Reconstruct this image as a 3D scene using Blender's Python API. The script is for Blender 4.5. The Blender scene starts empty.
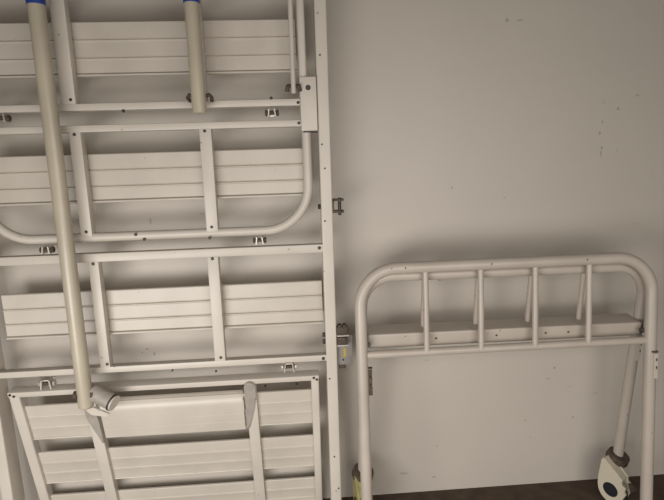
import bpy, bmesh, math, random
from mathutils import Vector, Matrix
random.seed(4)
S = bpy.context.scene
COL = S.collection
R = math.radians

# ------------------------------------------------------------------ materials
def new_mat(name):
    m = bpy.data.materials.new(name); m.use_nodes = True
    nt = m.node_tree; b = nt.nodes['Principled BSDF']
    return m, nt, b

def paint(name, col, rough=.42, vary=.10, specks=.5, speck_col=(.05, .035, .025), scale=9.0, bump=.04):
    """worn enamel: slow tone variation, sparse chips that show dark metal"""
    m, nt, b = new_mat(name); N = nt.nodes; L = nt.links
    tc = N.new('ShaderNodeTexCoord')
    n1 = N.new('ShaderNodeTexNoise'); n1.inputs['Scale'].default_value = scale; n1.inputs['Detail'].default_value = 5
    L.new(tc.outputs['Object'], n1.inputs['Vector'])
    r1 = N.new('ShaderNodeMapRange'); r1.inputs[1].default_value = .3; r1.inputs[2].default_value = .7
    r1.inputs[3].default_value = 1 - vary; r1.inputs[4].default_value = 1 + vary * .4
    L.new(n1.outputs['Fac'], r1.inputs[0])
    mul = N.new('ShaderNodeVectorMath'); mul.operation = 'SCALE'; mul.inputs[0].default_value = col
    L.new(r1.outputs[0], mul.inputs['Scale'])
    v = N.new('ShaderNodeTexVoronoi'); v.inputs['Scale'].default_value = 26
    n3 = N.new('ShaderNodeTexNoise'); n3.inputs['Scale'].default_value = 160
    L.new(tc.outputs['Object'], n3.inputs['Vector']); L.new(tc.outputs['Object'], v.inputs['Vector'])
    ad = N.new('ShaderNodeMath'); ad.operation = 'MULTIPLY_ADD'; ad.inputs[1].default_value = .16
    L.new(n3.outputs['Fac'], ad.inputs[0]); L.new(v.outputs['Distance'], ad.inputs[2])
    ms = N.new('ShaderNodeMapRange'); ms.inputs[1].default_value = .115; ms.inputs[2].default_value = .15
    ms.inputs[3].default_value = specks; ms.inputs[4].default_value = 0
    L.new(ad.outputs[0], ms.inputs[0])
    mx = N.new('ShaderNodeMix'); mx.data_type = 'RGBA'
    L.new(ms.outputs[0], mx.inputs[0]); L.new(mul.outputs[0], mx.inputs[6]); mx.inputs[7].default_value = (*speck_col, 1)
    L.new(mx.outputs[2], b.inputs['Base Color'])
    b.inputs['Roughness'].default_value = rough
    bp = N.new('ShaderNodeBump'); bp.inputs['Strength'].default_value = bump; bp.inputs['Distance'].default_value = .002
    L.new(n3.outputs['Fac'], bp.inputs['Height']); L.new(bp.outputs[0], b.inputs['Normal'])
    return m

def plain(name, col, rough=.5, metal=0., vary=.2, scale=60):
    m, nt, b = new_mat(name); N = nt.nodes; L = nt.links
    tc = N.new('ShaderNodeTexCoord'); n = N.new('ShaderNodeTexNoise'); n.inputs['Scale'].default_value = scale
    n.inputs['Detail'].default_value = 4
    L.new(tc.outputs['Object'], n.inputs['Vector'])
    mr = N.new('ShaderNodeMapRange'); mr.inputs[1].default_value = .3; mr.inputs[2].default_value = .7
    mr.inputs[3].default_value = 1 - vary; mr.inputs[4].default_value = 1 + vary
    L.new(n.outputs['Fac'], mr.inputs[0])
    mul = N.new('ShaderNodeVectorMath'); mul.operation = 'SCALE'; mul.inputs[0].default_value = col
    L.new(mr.outputs[0], mul.inputs['Scale']); L.new(mul.outputs[0], b.inputs['Base Color'])
    b.inputs['Roughness'].default_value = rough; b.inputs['Metallic'].default_value = metal
    return m

M = {}
M['bed'] = paint('cream_enamel', (.58, .525, .455), .40, .08, .55)
M['slat'] = paint('slat_enamel', (.55, .495, .425), .38, .09, .22)
M['board'] = paint('board_enamel', (.465, .408, .350), .36, .10, .6)
M['pole'] = paint('ivory_tube', (.45, .395, .30), .30, .10, .12)
M['mid_grey'] = plain('mid_grey_finish', (.36, .325, .28), .5, .15, .12, 40)  # darker grey than the strut enamel, for lever plates and clevis sleeve
M['rust'] = plain('rusty_brown', (.085, .060, .043), .7, .2, .35, 90)
M['dark'] = plain('dark_bolt', (.05, .042, .036), .5, .4, .3, 80)
M['black'] = plain('black_hub', (.012, .012, .016), .6, 0, .2)
M['blue'] = plain('blue_plastic', (.018, .05, .24), .4, 0, .1)
M['rubber'] = plain('dark_rubber', (.035, .033, .033), .7)
M['beige'] = paint('beige_plastic', (.60, .54, .42), .42, .06, .2)
M['yellow'] = plain('yellow_plastic', (.40, .35, .15), .5, 0, .15)
M['ochre'] = plain('ochre_mark', (.42, .29, .05), .6, 0, .3)
M['dullplate'] = plain('dull_steel', (.27, .25, .225), .55, .1, .12, 40)
M['clip'] = plain('clip_steel', (.52, .48, .42), .35, .35, .15)

def wall_mat():
    m, nt, b = new_mat('painted_plaster'); N = nt.nodes; L = nt.links
    tc = N.new('ShaderNodeTexCoord'); P = tc.outputs['Object']
    n1 = N.new('ShaderNodeTexNoise'); n1.inputs['Scale'].default_value = 1.7; n1.inputs['Detail'].default_value = 6
    L.new(P, n1.inputs['Vector'])
    cr = N.new('ShaderNodeMapRange'); cr.inputs[1].default_value = .3; cr.inputs[2].default_value = .7
    cr.inputs[3].default_value = .94; cr.inputs[4].default_value = 1.03
    L.new(n1.outputs['Fac'], cr.inputs[0])
    base = N.new('ShaderNodeVectorMath'); base.operation = 'SCALE'; base.inputs[0].default_value = (.515, .465, .406)
    L.new(cr.outputs[0], base.inputs['Scale'])
    cur = base.outputs[0]
    warp = N.new('ShaderNodeTexNoise'); warp.inputs['Scale'].default_value = 70; warp.inputs['Detail'].default_value = 3
    L.new(P, warp.inputs['Vector'])
    def darken(mask_out, col):
        nonlocal cur
        mx = N.new('ShaderNodeMix'); mx.data_type = 'RGBA'
        L.new(mask_out, mx.inputs[0]); L.new(cur, mx.inputs[6]); mx.inputs[7].default_value = (*col, 1); cur = mx.outputs[2]
    # sparse little chips over the whole wall
    v = N.new('ShaderNodeTexVoronoi'); v.inputs['Scale'].default_value = 6.5; L.new(P, v.inputs['Vector'])
    sp = N.new('ShaderNodeMath'); sp.operation = 'MULTIPLY_ADD'; sp.inputs[1].default_value = .05
    L.new(warp.outputs['Fac'], sp.inputs[0]); L.new(v.outputs['Distance'], sp.inputs[2])
    sm = N.new('ShaderNodeMapRange'); sm.inputs[1].default_value = .036; sm.inputs[2].default_value = .050
    sm.inputs[3].default_value = .4; sm.inputs[4].default_value = 0
    L.new(sp.outputs[0], sm.inputs[0]); darken(sm.outputs[0], (.13, .10, .08))
    # individual chips and scuffs (x, z, half width, half height, strength)
    for (x, z, a, c, s) in SPOTS:
        sub = N.new('ShaderNodeVectorMath'); sub.operation = 'SUBTRACT'; sub.inputs[1].default_value = (x, 0, z)
        L.new(P, sub.inputs[0])
        sc = N.new('ShaderNodeVectorMath'); sc.operation = 'MULTIPLY'; sc.inputs[1].default_value = (1 / a, 0, 1 / c)
        L.new(sub.outputs[0], sc.inputs[0])
        ln = N.new('ShaderNodeVectorMath'); ln.operation = 'LENGTH'; L.new(sc.outputs[0], ln.inputs[0])
        ma = N.new('ShaderNodeMath'); ma.operation = 'MULTIPLY_ADD'; ma.inputs[1].default_value = 1.6
        L.new(warp.outputs['Fac'], ma.inputs[0]); L.new(ln.outputs['Value'], ma.inputs[2])
        mr = N.new('ShaderNodeMapRange'); mr.inputs[1].default_value = 1.3; mr.inputs[2].default_value = 1.9
        mr.inputs[3].default_value = s; mr.inputs[4].default_value = 0
        L.new(ma.outputs[0], mr.inputs[0]); darken(mr.outputs[0], (.10, .08, .065))
    L.new(cur, b.inputs['Base Color']); b.inputs['Roughness'].default_value = .5
    nb = N.new('ShaderNodeTexNoise'); nb.inputs['Scale'].default_value = 14; nb.inputs['Detail'].default_value = 4; L.new(P, nb.inputs['Vector'])
    bp = N.new('ShaderNodeBump'); bp.inputs['Strength'].default_value = .10; bp.inputs['Distance'].default_value = .01
    L.new(nb.outputs['Fac'], bp.inputs['Height']); L.new(bp.outputs[0], b.inputs['Normal'])
    return m

SPOTS = [(.902, 1.092, .0040, .0060, .60), (.900, 1.075, .0026, .012, .35), (.893, 1.135, .0038, .0050, .42), (.899, 1.168, .0026, .0045, .42),
         (.945, 1.203, .0045, .0055, .45), (.95, 1.085, .004, .006, .15), (.90, 1.225, .006, .008, .12), (1.00, 1.24, .010, .004, .3),
         (.603, 1.452, .0070, .007, .40), (.640, 1.452, .010, .0025, .35), (.45, .99, .003, .004, .4), (.61, .955, .003, .003, .3),
         (.535, .725, .003, .006, .6), (.415, .71, .004, .003, .55), (.295, .715, .004, .003, .4), (.69, .655, .003, .003, .45),
         (.375, .455, .014, .0035, .18), (.79, .405, .004, .004, .5), (.77, .37, .010, .004, .22), (.70, .23, .005, .004, .4),
         (.72, .17, .004, .003, .25), (.86, .23, .003, .0035, .55), (.84, .34, .010, .003, .12), (.41, .16, .004, .004, .35),
         (.30, .07, .016, .004, .35), (.40, .05, .008, .004, .4), (.93, .31, .010, .004, .15), (1.02, .86, .004, .004, .25),
         (-.475, .540, .007, .004, .40), (-.455, .525, .003, .007, .5), (-.49, .53, .003, .003, .4), (-.285, .94, .008, .004, .18), (-.63, .935, .007, .005, .15),
         (-.43, .925, .003, .010, .4), (-.23, .34, .006, .006, .5), (-.215, .345, .003, .004, .5), (-.14, .345, .003, .003, .5)]
M['wall'] = wall_mat()

def floor_mat():
    m, nt, b = new_mat('brown_floor'); N = nt.nodes; L = nt.links
    tc = N.new('ShaderNodeTexCoord'); n = N.new('ShaderNodeTexNoise'); n.inputs['Scale'].default_value = 22; n.inputs['Detail'].default_value = 8
    L.new(tc.outputs['Object'], n.inputs['Vector'])
    cr = N.new('ShaderNodeValToRGB'); cr.color_ramp.elements[0].color = (.042, .025, .016, 1); cr.color_ramp.elements[1].color = (.09, .055, .034, 1)
    cr.color_ramp.elements[0].position = .3; cr.color_ramp.elements[1].position = .75
    L.new(n.outputs['Fac'], cr.inputs[0]); L.new(cr.outputs[0], b.inputs['Base Color'])
    b.inputs['Roughness'].default_value = .75
    bp = N.new('ShaderNodeBump'); bp.inputs['Strength'].default_value = .3; bp.inputs['Distance'].default_value = .004
    L.new(n.outputs['Fac'], bp.inputs['Height']); L.new(bp.outputs[0], b.inputs['Normal'])
    return m
M['floor'] = floor_mat()

# ------------------------------------------------------------------ mesh builder
class MB:
    def __init__(s): s.bm = bmesh.new()
    def _merge(s, t, mat=None):
        vm = {}
        for v in t.verts: vm[v] = s.bm.verts.new(mat @ v.co if mat else v.co)
        for f in t.faces:
            try: s.bm.faces.new([vm[v] for v in f.verts])
            except ValueError: pass
        t.free()
    def box(s, x0, x1, y0, y1, z0, z1, bev=.0022, seg=2, mat=None):
        t = bmesh.new(); bmesh.ops.create_cube(t, size=1)
        for v in t.verts:
            v.co = Vector(((x0 + x1) / 2 + v.co.x * (x1 - x0), (y0 + y1) / 2 + v.co.y * (y1 - y0), (z0 + z1) / 2 + v.co.z * (z1 - z0)))
        if bev: bmesh.ops.bevel(t, geom=list(t.edges), offset=bev, segments=seg, profile=.6, affect='EDGES')
        s._merge(t, mat); return s
    def tube(s, pts, r, seg=20, radii=None, cap=True):
        pts = [Vector(p) for p in pts]; n = len(pts)
        tang = [((pts[min(i + 1, n - 1)] - pts[max(i - 1, 0)]).normalized()) for i in range(n)]
        ref = Vector((0, 0, 1)) if abs(tang[0].z) < .9 else Vector((1, 0, 0))
        u = (ref - tang[0] * ref.dot(tang[0])).normalized(); rings = []
        for i in range(n):
            u = (u - tang[i] * u.dot(tang[i])).normalized(); w = tang[i].cross(u)
            rr = radii[i] if radii else r
            rings.append([s.bm.verts.new(pts[i] + (u * math.cos(a) + w * math.sin(a)) * rr) for a in (2 * math.pi * k / seg for k in range(seg))])
        for a, b in zip(rings, rings[1:]):
            for k in range(seg): s.bm.faces.new((a[k], a[(k + 1) % seg], b[(k + 1) % seg], b[k]))
        if cap:
            s.bm.faces.new(list(reversed(rings[0]))); s.bm.faces.new(rings[-1])
        return s
    def rod(s, p0, p1, r, seg=20, bev=.12):
        p0, p1 = Vector(p0), Vector(p1); d = (p1 - p0).normalized(); e = min(r * bev, (p1 - p0).length * .3)
        return s.tube([p0, p0 + d * e * .01, p0 + d * e, p1 - d * e, p1 - d * e * .01, p1], r, seg, [r - e, r - e, r, r, r - e, r - e])
    def pipe(s, p0, p1, r, wall, seg=24):
        p0, p1 = Vector(p0), Vector(p1); d = (p1 - p0).normalized()
        return s.tube([p0 + d * wall, p0 + d * wall * 1.01, p0, p0 + d * .0001, p1 - d * .0001, p1, p1 - d * .012, ], r, seg,
                      [.0005, r - wall, r - wall, r, r, r - wall, r - wall * 1.3])
    def poly(s, pts, thick, bev=0):
        """extrude a planar polygon along its normal, centred"""
        pts = [Vector(p) for p in pts]
        nrm = Vector((0, 0, 0))
        for i in range(len(pts)): nrm += pts[i].cross(pts[(i + 1) % len(pts)])
        nrm.normalize(); t = bmesh.new()
        a = [t.verts.new(p + nrm * thick / 2) for p in pts]; b = [t.verts.new(p - nrm * thick / 2) for p in pts]
        t.faces.new(a); t.faces.new(list(reversed(b)))
        for i in range(len(pts)):
            j = (i + 1) % len(pts); t.faces.new((a[j], a[i], b[i], b[j]))
        if bev: bmesh.ops.bevel(t, geom=list(t.edges), offset=bev, segments=2, affect='EDGES')
        s._merge(t); return s
    def extrude_x(s, prof, x0, x1):
        """closed (y, z) profile swept from x0 to x1"""
        a = [s.bm.verts.new((x0, y, z)) for y, z in prof]; b = [s.bm.verts.new((x1, y, z)) for y, z in prof]; n = len(prof)
        for i in range(n): s.bm.faces.new((a[i], a[(i + 1) % n], b[(i + 1) % n], b[i]))
        s.bm.faces.new(list(reversed(a))); s.bm.faces.new(b); return s
    def build(s, name, mat, parent=None, angle=40):
        bmesh.ops.recalc_face_normals(s.bm, faces=list(s.bm.faces))
        me = bpy.data.meshes.new(name); s.bm.to_mesh(me); s.bm.free()
        me.materials.append(M[mat])
        for p in me.polygons: p.use_smooth = True
        me.set_sharp_from_angle(angle=R(angle))
        o = bpy.data.objects.new(name, me); COL.objects.link(o)
        if parent: o.parent = parent
        return o

def thing(name, label, cat, loc, group=None):
    o = bpy.data.objects.new(name, None); o.empty_display_size = .1; COL.objects.link(o)
    o.location = loc; o['label'] = label; o['category'] = cat
    if group: o['group'] = group
    return o

# ------------------------------------------------------------------ the setting
o = MB().box(-3.2, 3.2, 0, .15, 0, 2.9, 0).build('wall_back', 'wall'); o['kind'] = 'structure'
o = MB().box(-3.2, 3.2, -4.5, .15, -.1, 0, 0).build('floor', 'floor'); o['kind'] = 'structure'

# ------------------------------------------------------------------ the bed standing on end
# bed space: world x and z before scaling, front (its underside) towards the camera at y = -.17
BX, BY = -.383, -.14
KS, BYW = 1.031, -.0991             # scaled about the camera: nearer the wall, unchanged in view, for lighter gaps, 3 % larger overall
bed = thing('hospital_bed_frame', 'cream metal hospital bed frame standing on end against the wall, underside out, with ribbed slats', 'bed frame', (BX * KS, BYW, -.0334))
bed.scale = (KS, KS, KS)
FR = -.17 - BY                      # front plane in bed space
def X(x): return x - BX
SB = -.137 - BY                     # front of the slats

def slat_profile(y, ztop, zbot, bead=.0028, thick=.010, n=3, lip=.006):
    """ribbed sheet: n strips with a fine bead between them and a lip along the lower edge"""
    h = (ztop - zbot) / n; p = []
    p.append((y + thick, ztop)); p.append((y + .002, ztop)); p.append((y, ztop - .002))
    for i in range(1, n):
        z = ztop - h * i
        p += [(y, z + .0035), (y + bead * .9, z + .0022), (y + bead * .5, z + .0006), (y - bead * .8, z - .0006), (y - bead * .8, z - .0022), (y, z - .0050)]
    p += [(y, zbot + lip + .0025), (y + bead * 1.2, zbot + lip + .001), (y - bead, zbot + lip - .0005), (y - bead * 1.6, zbot + lip - .002), (y - bead * 1.6, zbot + .001), (y - bead, zbot)]
    p += [(y + thick, zbot)]
    return p

def slat(parent, x0, x1, ztop, zbot, y=SB, **k):
    return MB().extrude_x(slat_profile(y, ztop, zbot, **k), x0, x1).build('slat', 'slat', parent, 25)

def bolt(parent, x, z, y=FR, r=.0042):
    return MB().tube([(x, y + .002, z), (x, y - .0002, z), (x, y - .0022, z), (x, y - .0025, z)], r, 10, [r, r, r * .8, r * .4]).build('bolt', 'dark', parent)

def strut(parent, x0, x1, z0, z1, y0=FR - .0005, y1=FR + .026, mat='bed'):
    return MB().box(x0, x1, y0, y1, z0, z1, .0035).build('strut', mat, parent)

# side rails: rectangular tubes the full height
for x0, x1 in ((-.850, -.820), (.054, .084)):
    sr = MB().box(X(x0), X(x1), FR, FR + .056, .0324, 2.0, .004, 3).build('side_rail', 'bed', bed)
    if x0 > 0:
        for (bx_, bz_) in ((.0505, .962), (.0505, .612), (.0505, .593)):
            MB().rod((X(bx_) - .004, FR + .014, bz_), (X(.056), FR + .014, bz_), .0065, 8).build('bolt_head', 'dark', sr)
        for bz_ in (1.335, 1.12, 1.06, .925, .49, .255, .155): bolt(sr, X(.054 + random.uniform(.006, .024)), bz_, FR, .0024)

# --- backrest section (top)
zt, zb = 1.2335, 1.2165
m = MB(); m.box(X(-.79), X(.012), FR, FR + .026, zb, zt, .003)
m.box(X(.010), X(.030), FR + .002, FR + .026, 1.165, 1.96, .006, 3); m.box(X(-.796), X(-.776), FR + .002, FR + .026, 1.165, 1.96, .006, 3)
m.box(X(-.79), X(.012), FR, FR + .026, 1.94, 1.96, .003)
back = m.build('backrest_section', 'bed', bed)
for a, b in ((-.565, -.530), (-.246, -.217)): strut(back, X(a), X(b), zt - .001, 1.942)
for z in (1.428, 1.745): slat(back, X(-.78), X(.006), z, z - .127)
for (x, z) in ((-.541, 1.243), (-.232, 1.243), (.006, 1.2235), (-.42, 1.214), (-.06, 1.236)): bolt(back, X(x), z, FR, .004)
# --- knee section (bent tube loop)
def loop_pts(xl, xr, zbot, ztop, rad, y, n=10):
    p = [(xl, y, ztop)]
    for k in range(n + 1):
        a = math.pi + (math.pi / 2) * k / n; p.append((xl + rad + rad * math.cos(a), y, zbot + rad + rad * math.sin(a)))
    for k in range(n + 1):
        a = 1.5 * math.pi + (math.pi / 2) * k / n; p.append((xr - rad + rad * math.cos(a), y, zbot + rad + rad * math.sin(a)))
    p.append((xr, y, ztop)); return p
m = MB(); m.tube(loop_pts(X(-.79), X(.0235), .905, 1.19, .115, FR + .0125, 14), .0118, 16)
m.box(X(-.782), X(.016), FR, FR + .024, 1.1655, 1.1825, .003)
knee = m.build('knee_section', 'bed', bed)
for a, b in ((-.556, -.527), (-.242, -.212)): strut(knee, X(a), X(b), .908, 1.168)
slat(knee, X(-.778), X(.012), 1.114, .991)
for (x, z) in ((-.542, 1.161), (-.541, .921), (-.228, 1.161), (-.228, .921), (.006, 1.174), (-.42, .909), (-.40, .896), (-.235, .893)): bolt(knee, X(x), z, FR - .0005, .004)
# --- seat section: two cross rails between the side rails
m = MB()
for z0, z1 in ((.842, .8645), (.5415, .5585)): m.box(X(-.821), X(.055), FR + .001, FR + .026, z0, z1, .003)
seat = m.build('seat_section', 'bed', bed)
for a, b in ((-.546, -.520), (-.246, -.217)): strut(seat, X(a), X(b), .5565, .8435)
slat(seat, X(-.79), X(.05), .759, .638)
for (x, z) in ((-.533, .838), (-.527, .567), (-.232, .8385), (-.229, .568), (.046, .855), (.046, .549)): bolt(seat, X(x), z, FR, .0045)
for (x, z) in ((-.36, .5385), (-.245, .529)): bolt(seat, X(x), z, FR + .001, .003)

# --- foot section, swung 11 degrees about its top edge so its lower end goes to the wall
FZ = .49
m = MB()
m.box(X(-.792), X(.032), 0, .030, -.004, .012, .003)
m.box(X(-.791), X(-.764), .0005, .030, -.47, .010, .004, 3); m.box(X(.010), X(.0315), .0005, .030, -.47, .010, .004, 3)
m.box(X(-.785), X(.03), .004, .03, -.47, -.45, .003)
foot = m.build('foot_section', 'bed', bed)
foot.location = (0, FR, FZ); foot.rotation_euler = (R(11), 0, 0)
strut(foot, X(-.602), X(-.572), -.455, .004, -.001, .024); strut(foot, X(-.171), X(-.141), -.455, .004, -.001, .024)
for k in range(3):
    zt_ = -.043 - .159 * k
    slat(foot, X(-.766), X(.012), zt_, zt_ - .111, y=.012, bead=.0014, thick=.007, lip=.004)
for (x, z) in ((-.776, .001), (-.785, .006), (.018, .006), (.026, .0), (-.158, .0), (-.158, -.09), (-.115, -.012), (-.03, -.01)): bolt(foot, X(x), z, -.0005, .0036)
# grey lever plates on the two struts and the round torque tube between them
def rounded(pts): return pts
MB().poly([(X(x), -.005, z) for x, z in ((-.173, -.006), (-.168, .004), (-.158, .008), (-.148, .004), (-.141, -.005), (-.142, -.030), (-.150, -.075), (-.160, -.115), (-.170, -.150), (-.172, -.080))], .006, .0012).build('lever_plate', 'mid_grey', foot)
MB().poly([(X(x), -.005, z) for x, z in ((-.603, -.045), (-.574, -.045), (-.571, -.090), (-.569, -.165), (-.574, -.165), (-.589, -.115), (-.600, -.085))], .006, .0012).build('lever_plate', 'mid_grey', foot)
# rounded cover panel over the first slat between the two struts
pr = [(.028, -.040)]
for k in range(11):
    a = math.pi / 2 * k / 10; pr.append((.028 - .0265 * math.sin(a), -.0715 + .0315 * math.cos(a)))
pr += [(.0015, -.0985), (.0026, -.0998), (.0015, -.101), (.0015, -.125), (.0026, -.1263), (.0015, -.1275), (.0015, -.1545), (.006, -.1545), (.006, -.0715), (.028, -.046)]
cp = MB().extrude_x(pr, X(-.566), X(-.180)).build('cover_panel', 'slat', foot, 25)
MB().box(X(-.1815), X(-.178), -.001, .014, -.092, -.052, .001).build('end_tab', 'bed', cp)

# --- flat hinge plate joining backrest and knee sections
m = MB(); m.box(X(.0115), X(.0525), FR - .006, FR + .001, 1.154, 1.284, .0025)
hp = m.build('hinge_plate', 'bed', bed)
MB().tube([(X(.032), FR - .005, 1.258), (X(.032), FR - .0066, 1.258)], .0066, 16).build('pivot_hole', 'dark', hp)
MB().box(X(.016), X(.052), FR - .002, FR + .02, 1.1505, 1.1535, .0005).build('edge_strip', 'dark', hp)  # dark strip drawn along the plate's lower edge

# --- thin linkage rod down the right side of the backrest
lk = MB().rod((X(-.004), FR - .012, 1.244), (X(-.001), FR - .012, 1.93), .0062, 14).build('linkage_rod', 'bed', bed)
for s in (-1, 1): MB().tube([(X(-.004) + s * .013 - s * .006, FR - .010, 1.262), (X(-.004) + s * .013, FR - .012, 1.262), (X(-.004) + s * .016, FR - .006, 1.250)], .0055, 10).build('pivot_lug', 'rust', lk)

# --- lugs in the gaps between the sections
def lug(x, z, big=False):
    w = .013 if big else .009; h = .013 if big else .009
    m = MB()
    for s in (-1, 1):
        m.poly([(X(x) + s * w, FR - .008, z - h), (X(x) + s * w * .72, FR - .008, z + h), (X(x) + s * w * .72, FR + .02, z + h), (X(x) + s * w, FR + .02, z - h)], .003)
    m.box(X(x) - w, X(x) + w, FR + .016, FR + .020, z - h * .9, z + h * .9, .001)
    if big: m.box(X(x) - w * .8, X(x) + w * .8, FR - .008, FR + .018, z + h - .003, z + h, .0008)
    lg = m.build('hinge_lug', 'clip', bed)
    MB().rod((X(x) - w - .004, FR + .003, z), (X(x) + w + .004, FR + .003, z), .0048, 10).build('lug_pin', 'rust', lg)
    for s in (-1, 1):
        MB().rod((X(x) + s * (w + .002), FR + .003, z), (X(x) + s * (w + .008), FR + .003, z), .0075, 8).build('lug_nut', 'rust' if not big else 'clip', lg)
for a in ((-.706, 1.204), (-.060, 1.2005), (-.643, .879), (-.108, .8815)): lug(*a)
for a in ((-.688, .521), (-.048, .530)): lug(*a, big=True)

# --- small pivot bracket under the short crank tube
def crank(x, zbot, ztop, r, y):
    t = MB().rod((X(x), y, zbot), (X(x), y, ztop), r, 28, .12).build('crank_tube', 'pole', bed)
    MB().rod((X(x), y, 1.442), (X(x), y, 1.53), r + .0016, 28, .08).build('blue_collar', 'blue', t)['label'] = 'blue plastic collar around the tube'
    return t
CY = FR - .050
long_ = crank(-.571, .474, 1.98, .0186, CY)
for s in (-1, 1): MB().tube([(X(-.571) + s * .017, CY - .002, .508), (X(-.571) + s * .025, CY - .002, .508)], .011, 16).build('pivot_pin', 'rust', long_)
sl = MB().rod((X(-.556), CY + .012, .509), (X(-.500), CY - .006, .484), .0215, 24, .12).build('clevis_sleeve', 'mid_grey', long_)
MB().tube([(X(-.5035), CY - .005, .4856), (X(-.5000), CY - .0062, .4840)], .0226, 24).build('end_ring', 'dark', long_)
MB().tube([(X(-.5000), CY - .0062, .4840), (X(-.4965), CY - .0073, .4825)], .0205, 24).build('end_cap', 'bed', long_)
MB().poly([(X(-.566), CY - .016, .474), (X(-.545), CY - .018, .481), (X(-.505), CY - .024, .464), (X(-.512), CY - .022, .455), (X(-.552), CY - .016, .459)], .006, .001).build('clevis_lip', 'slat', long_)
short = crank(-.2275, 1.199, 1.98, .0172, CY)
for s in (-1, 1):
    MB().tube([(X(-.2275) + s * .016, CY + .006, 1.238), (X(-.2275) + s * .023, CY + .008, 1.242), (X(-.2275) + s * .028, CY + .014, 1.236), (X(-.2275) + s * .026, CY + .03, 1.231)], .0046, 10).build('pivot_fork', 'rust', short)

# --- brown U clip on the outer side of the right rail
m = MB(); x0 = X(.084)
m.box(x0 - .001, x0 + .030, FR + .004, FR + .034, .9755, .9805, .001); m.box(x0 + .003, x0 + .030, FR + .004, FR + .034, .9445, .9505, .001)
m.box(x0 - .001, x0 + .004, FR + .004, FR + .034, .9445, .9800, .001)
uc = m.build('side_bracket', 'rust', bed)
MB().rod((x0 + .019, FR + .010, .938), (x0 + .019, FR + .010, .984), .0042, 10).build('bracket_bolt', 'dark', uc)

# --- grey latch plate with two rusty sockets lower on the right rail
m = MB(); m.box(x0, x0 + .044, FR + .016, FR + .022, .520, .607, .0015)
lp = m.build('latch_plate', 'dullplate', bed)
for z0, z1, w in ((.6145, .6365, .031), (.587, .6075, .029)):
    m = MB(); m.box(x0 + .001, x0 + w, FR - .004, FR + .018, z0, z1, .002)
    if z1 > .62:
        for xx in (.004, .017): m.box(x0 + xx, x0 + xx + .010, FR - .002, FR + .016, z1 - .002, z1 + .005, .001)
    sk = m.build('socket', 'rust', lp)
    MB().box(x0 + .001, x0 + w + .002, FR - .006, FR + .016, z0 - .0035, z0 - .0005, .0006).build('socket_rim', 'bed', lp)
MB().poly([(x0 + .003 + (a - .014) * 1.25 + .014, FR + .0155, b - .003) for a, b in ((.014, .549), (.018, .546), (.022, .552), (.0205, .560), (.022, .568), (.0175, .575), (.015, .567), (.0165, .559))], .0012).build('yellow_mark', 'ochre', lp)
MB().rod((x0 + .017, FR + .017, .536), (x0 + .017, FR + .0135, .536), .0026, 10).build('rivet', 'dark', lp)
MB().rod((x0 + .006, FR + .018, .517), (x0 + .024, FR + .018, .5165), .006, 8).build('latch_bolt', 'rust', lp)

# ------------------------------------------------------------------ the two end boards
W = .4005
def board_tube(h, rad, r, z0, name, root):
    p = [(-W, 0, z0), (-W, 0, h * .5)]
    n = 12
    for k in range(n + 1):
        a = math.pi - (math.pi / 2) * k / n; p.append((-W + rad + rad * math.cos(a), 0, h - rad + rad * math.sin(a)))
    for k in range(n + 1):
        a = math.pi / 2 - (math.pi / 2) * k / n; p.append((W - rad + rad * math.cos(a), 0, h - rad + rad * math.sin(a)))
    p += [(W, 0, h * .5), (W, 0, z0)]
    return MB().tube(p, r, 24).build(name, 'board', root)

def pose(root, loc, lean, yaw, roll):
    root.rotation_mode = 'XYZ'
    mt = Matrix.Translation(loc) @ Matrix.Rotation(yaw, 4, 'Z') @ Matrix.Rotation(-lean, 4, 'X') @ Matrix.Rotation(-roll, 4, 'Y')
    root.matrix_world = mt

def hook_plate(parent, x, y, z, name='hook_plate', flip=1, mat='slat'):
    """notched plate the bed rail hangs on"""
    pts = [(0, .034), (.012, .034), (.012, .022), (.005, .020), (.005, .013), (.012, .012), (.012, .000), (.005, -.002), (.005, -.010), (.012, -.012), (.012, -.036), (0, -.036)]
    h = MB().poly([(x + flip * a, y, z + b) for a, b in pts], .005, .0006).build(name, mat, parent)
    for b in (.0165, -.006):
        MB().box(min(x + flip * .005, x + flip * .012), max(x + flip * .005, x + flip * .012), y + .001, y + .006, z + b - .004, z + b + .004, .001).build('notch_bolt', 'dark', h)
    MB().box(min(x - flip * .004, x + flip * .013), max(x - flip * .004, x + flip * .013), y - .002, y + .008, z + .036, z + .041, .001).build('upper_tab', 'rust', h)
    return h

front = thing('bed_end_board', 'cream tubular bed end board in front, overlapping the caster-footed board behind it', 'bed end board', (0, 0, 0), 'bed end boards leaning together')
LEAN, YAW, ROLL = .0756, -.0111, .0037
pose(front, (.5516, -.195 - .6 * math.sin(LEAN), 0), LEAN, YAW, ROLL)
board_tube(.7966, .098, .0158, .006, 'post_frame', front)
for i in (-3, -1, 1, 3):
    x = W * i / 3 * .560
    MB().tube([(x, 0, .562), (x, 0, .788)], .0082, 16).build('spindle', 'board', front)
lr = MB().rod((-W, .003, .5640), (W, .003, .5640), .0108, 18, .05).build('lower_rail', 'board', front)
hook_plate(front, W - .002, -.0170, .497); hook_plate(front, -W + .0130, -.004, .490, mat='rust')
for s in (-1, 1):
    MB().rod((s * W, 0, 0), (s * W, 0, .034), .0205, 20, .15).build('rubber_foot', 'rubber', front)
for s in (-1, 1): MB().rod((s * (W - .018), .004, .592), (s * (W - .018), .012, .590), .0075, 8).build('bolt', 'dark', front)
for x in (-.28, -.05, .21): MB().rod((x, -.0150, .798), (x, -.0162, .798), .0022, 8).build('paint_chip', 'dark', front)

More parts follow.
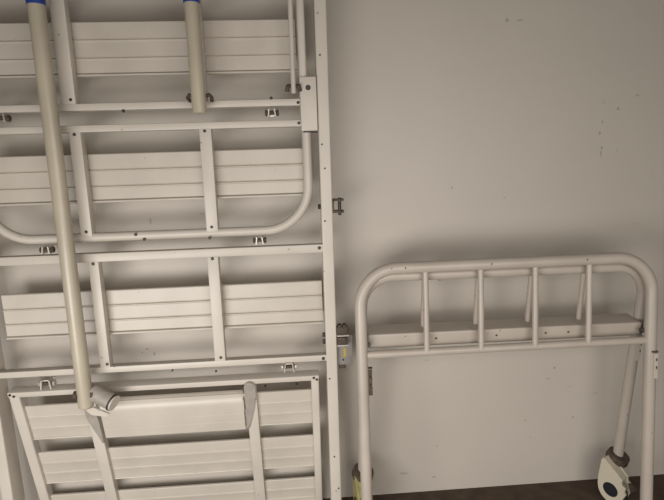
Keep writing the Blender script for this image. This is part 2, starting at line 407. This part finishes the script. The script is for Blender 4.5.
rear = thing('bed_end_board', 'cream bed end board on casters, half hidden behind the front board, legs slanting', 'bed end board', (0, 0, 0), 'bed end boards leaning together')
LEAN, YAW, ROLL = -.0937, -.0047, -.0039
pose(rear, (.5564, -.088 + .1 * math.sin(-LEAN) , 0), LEAN, YAW, ROLL)
board_tube(.768, .085, .0148, .150, 'post_frame', rear)
for i in (-3, -1, 1, 3):
    x = W * i / 3 * .565
    MB().tube([(x, .010, .612), (x, .010, .760)], .0072, 14).build('spindle', 'board', rear)
br = MB().box(-W + .012, W - .012, -.034, .036, .572, .6125, .005, 3).build('box_rail', 'board', rear)
for x in (-.20, -.03, .11, .175): MB().rod((x, -.0335, .594), (x, -.0352, .594), .003, 8).build('screw', 'dark', br)
for s in (-1, 1):
    m = MB(); m.poly([(s * (W - .022), -.022, .598), (s * (W - .004), -.022, .602), (s * (W + .004), -.022, .583), (s * (W - .006), -.022, .571)], .004)
    m.build('corner_bracket', 'rust', rear)
hook_plate(rear, W - .002, -.0165, .520)

def caster(s, cover, turn):
    """swivel caster: rusty collar, teardrop shell with an open hub, wheel inside"""
    c = MB(); base = Vector((s * W, 0, .142)); ax = Vector((.22, -.20, 1)).normalized()
    c.tube([base + ax * .014, base + ax * .012, base - ax * .008, base - ax * .026], .02, 28, [.024, .031, .033, .024])
    c.build('swivel_collar', 'rust', rear)
    hub = Vector((s * W - (.023 if s > 0 else .006), -.034, .0615))
    d = Vector((math.cos(turn), math.sin(turn), 0)); nrm = Vector((d.y, -d.x, 0))
    def pt(a, b, off=0): return hub + d * a + Vector((0, 0, b)) + nrm * off
    rr = .040; pr = []
    for k in range(15):
        a = math.pi + math.pi * k / 14; pr.append((rr * math.cos(a), rr * 1.15 * math.sin(a)))
    pr += [(rr + .006, .010), (rr - .001, .018), (rr + .002, .030), (rr - .012, .038), (rr - .010, .050), (.004, .070), (-.020, .086), (-.033, .093), (-.039, .086), (-.0405, .040), (-rr - .001, .018)]
    m = MB()
    for off in (-.0165, .0165): m.poly([pt(a, b, off) for a, b in pr], .006, .0014)
    # bridge over the top joining the two cheeks
    m.poly([pt(a, b, 0) for a, b in [(rr - .012, .048), (.004, .067), (-.020, .083), (-.033, .090), (-.038, .085), (-.0395, .040), (-.034, .040), (-.032, .078), (-.020, .074), (.004, .058), (rr - .014, .040)]], .033)
    sh = m.build('caster_shell', cover, rear); sh['label'] = cover + ' plastic caster shell'
    for sg in (-1, 1):
        MB().tube([pt(0, 0, sg * .0188), pt(0, 0, sg * .0204)], .0225, 28).build('hub_hole', 'black', sh)
    cz = -.0605 + .0445
    w = MB(); w.tube([pt(0, cz, q) for q in (-.0125, -.012, -.009, .009, .012, .0125)], .04, 32, [.02, .037, .0405, .0405, .037, .02])
    w.build('caster_wheel', 'rubber', rear)
    k = MB(); k.poly([pt(rr - .004, .034, -.010), pt(rr + .016, .040, -.006), pt(rr + .022, .028, -.004), pt(rr + .008, .010, -.006)], .006)
    k.build('brake_tab', 'rust', rear)
caster(1, 'beige', R(-61)); caster(-1, 'yellow', R(-84))

# ------------------------------------------------------------------ light
w = bpy.data.worlds.new('room_air'); S.world = w; w.use_nodes = True
bg = w.node_tree.nodes['Background']; bg.inputs[0].default_value = (1.0, .88, .75, 1); bg.inputs[1].default_value = .06

def area(name, loc, target, sx, sy, energy, col):
    l = bpy.data.lights.new(name, 'AREA'); l.shape = 'RECTANGLE'; l.size = sx; l.size_y = sy; l.energy = energy; l.color = col
    o = bpy.data.objects.new(name, l); COL.objects.link(o); o.location = loc
    o.rotation_euler = (Vector(target) - Vector(loc)).to_track_quat('-Z', 'Z').to_euler(); return o
area('doorway_daylight', (.45, -1.85, .86), (.25, 0, .0), 1.7, 1.1, 19.0, (1.0, .955, .90))
area('low_bounce_fill', (-.78, -1.5, .42), (-.25, 0, -.25), .95, .6, 18.0, (1.0, .98, .95))  # added low fill lamp, stands in for light off an unseen floor patch

# ------------------------------------------------------------------ camera
PITCH, CYAW, CROLL = R(10), R(3.5), R(1.8)
fwd = Vector((math.sin(CYAW) * math.cos(PITCH), math.cos(CYAW) * math.cos(PITCH), -math.sin(PITCH)))
rt = fwd.cross(Vector((0, 0, 1))).normalized(); up = rt.cross(fwd)
r2 = rt * math.cos(CROLL) - up * math.sin(CROLL); u2 = rt * math.sin(CROLL) + up * math.cos(CROLL)
cam = bpy.data.cameras.new('camera'); cam.sensor_width = 36; cam.lens = 500 / 664 * 36; cam.clip_start = .02
co = bpy.data.objects.new('camera', cam); COL.objects.link(co)
mt = Matrix((r2, u2, -fwd)).transposed().to_4x4(); mt.translation = (0, -1.46, 1.076)
co.matrix_world = mt; S.camera = co

S.view_settings.view_transform = 'Standard'; S.view_settings.look = 'None'
S.view_settings.gamma = 1; S.view_settings.use_curve_mapping = False
S.view_settings.exposure = 0.06
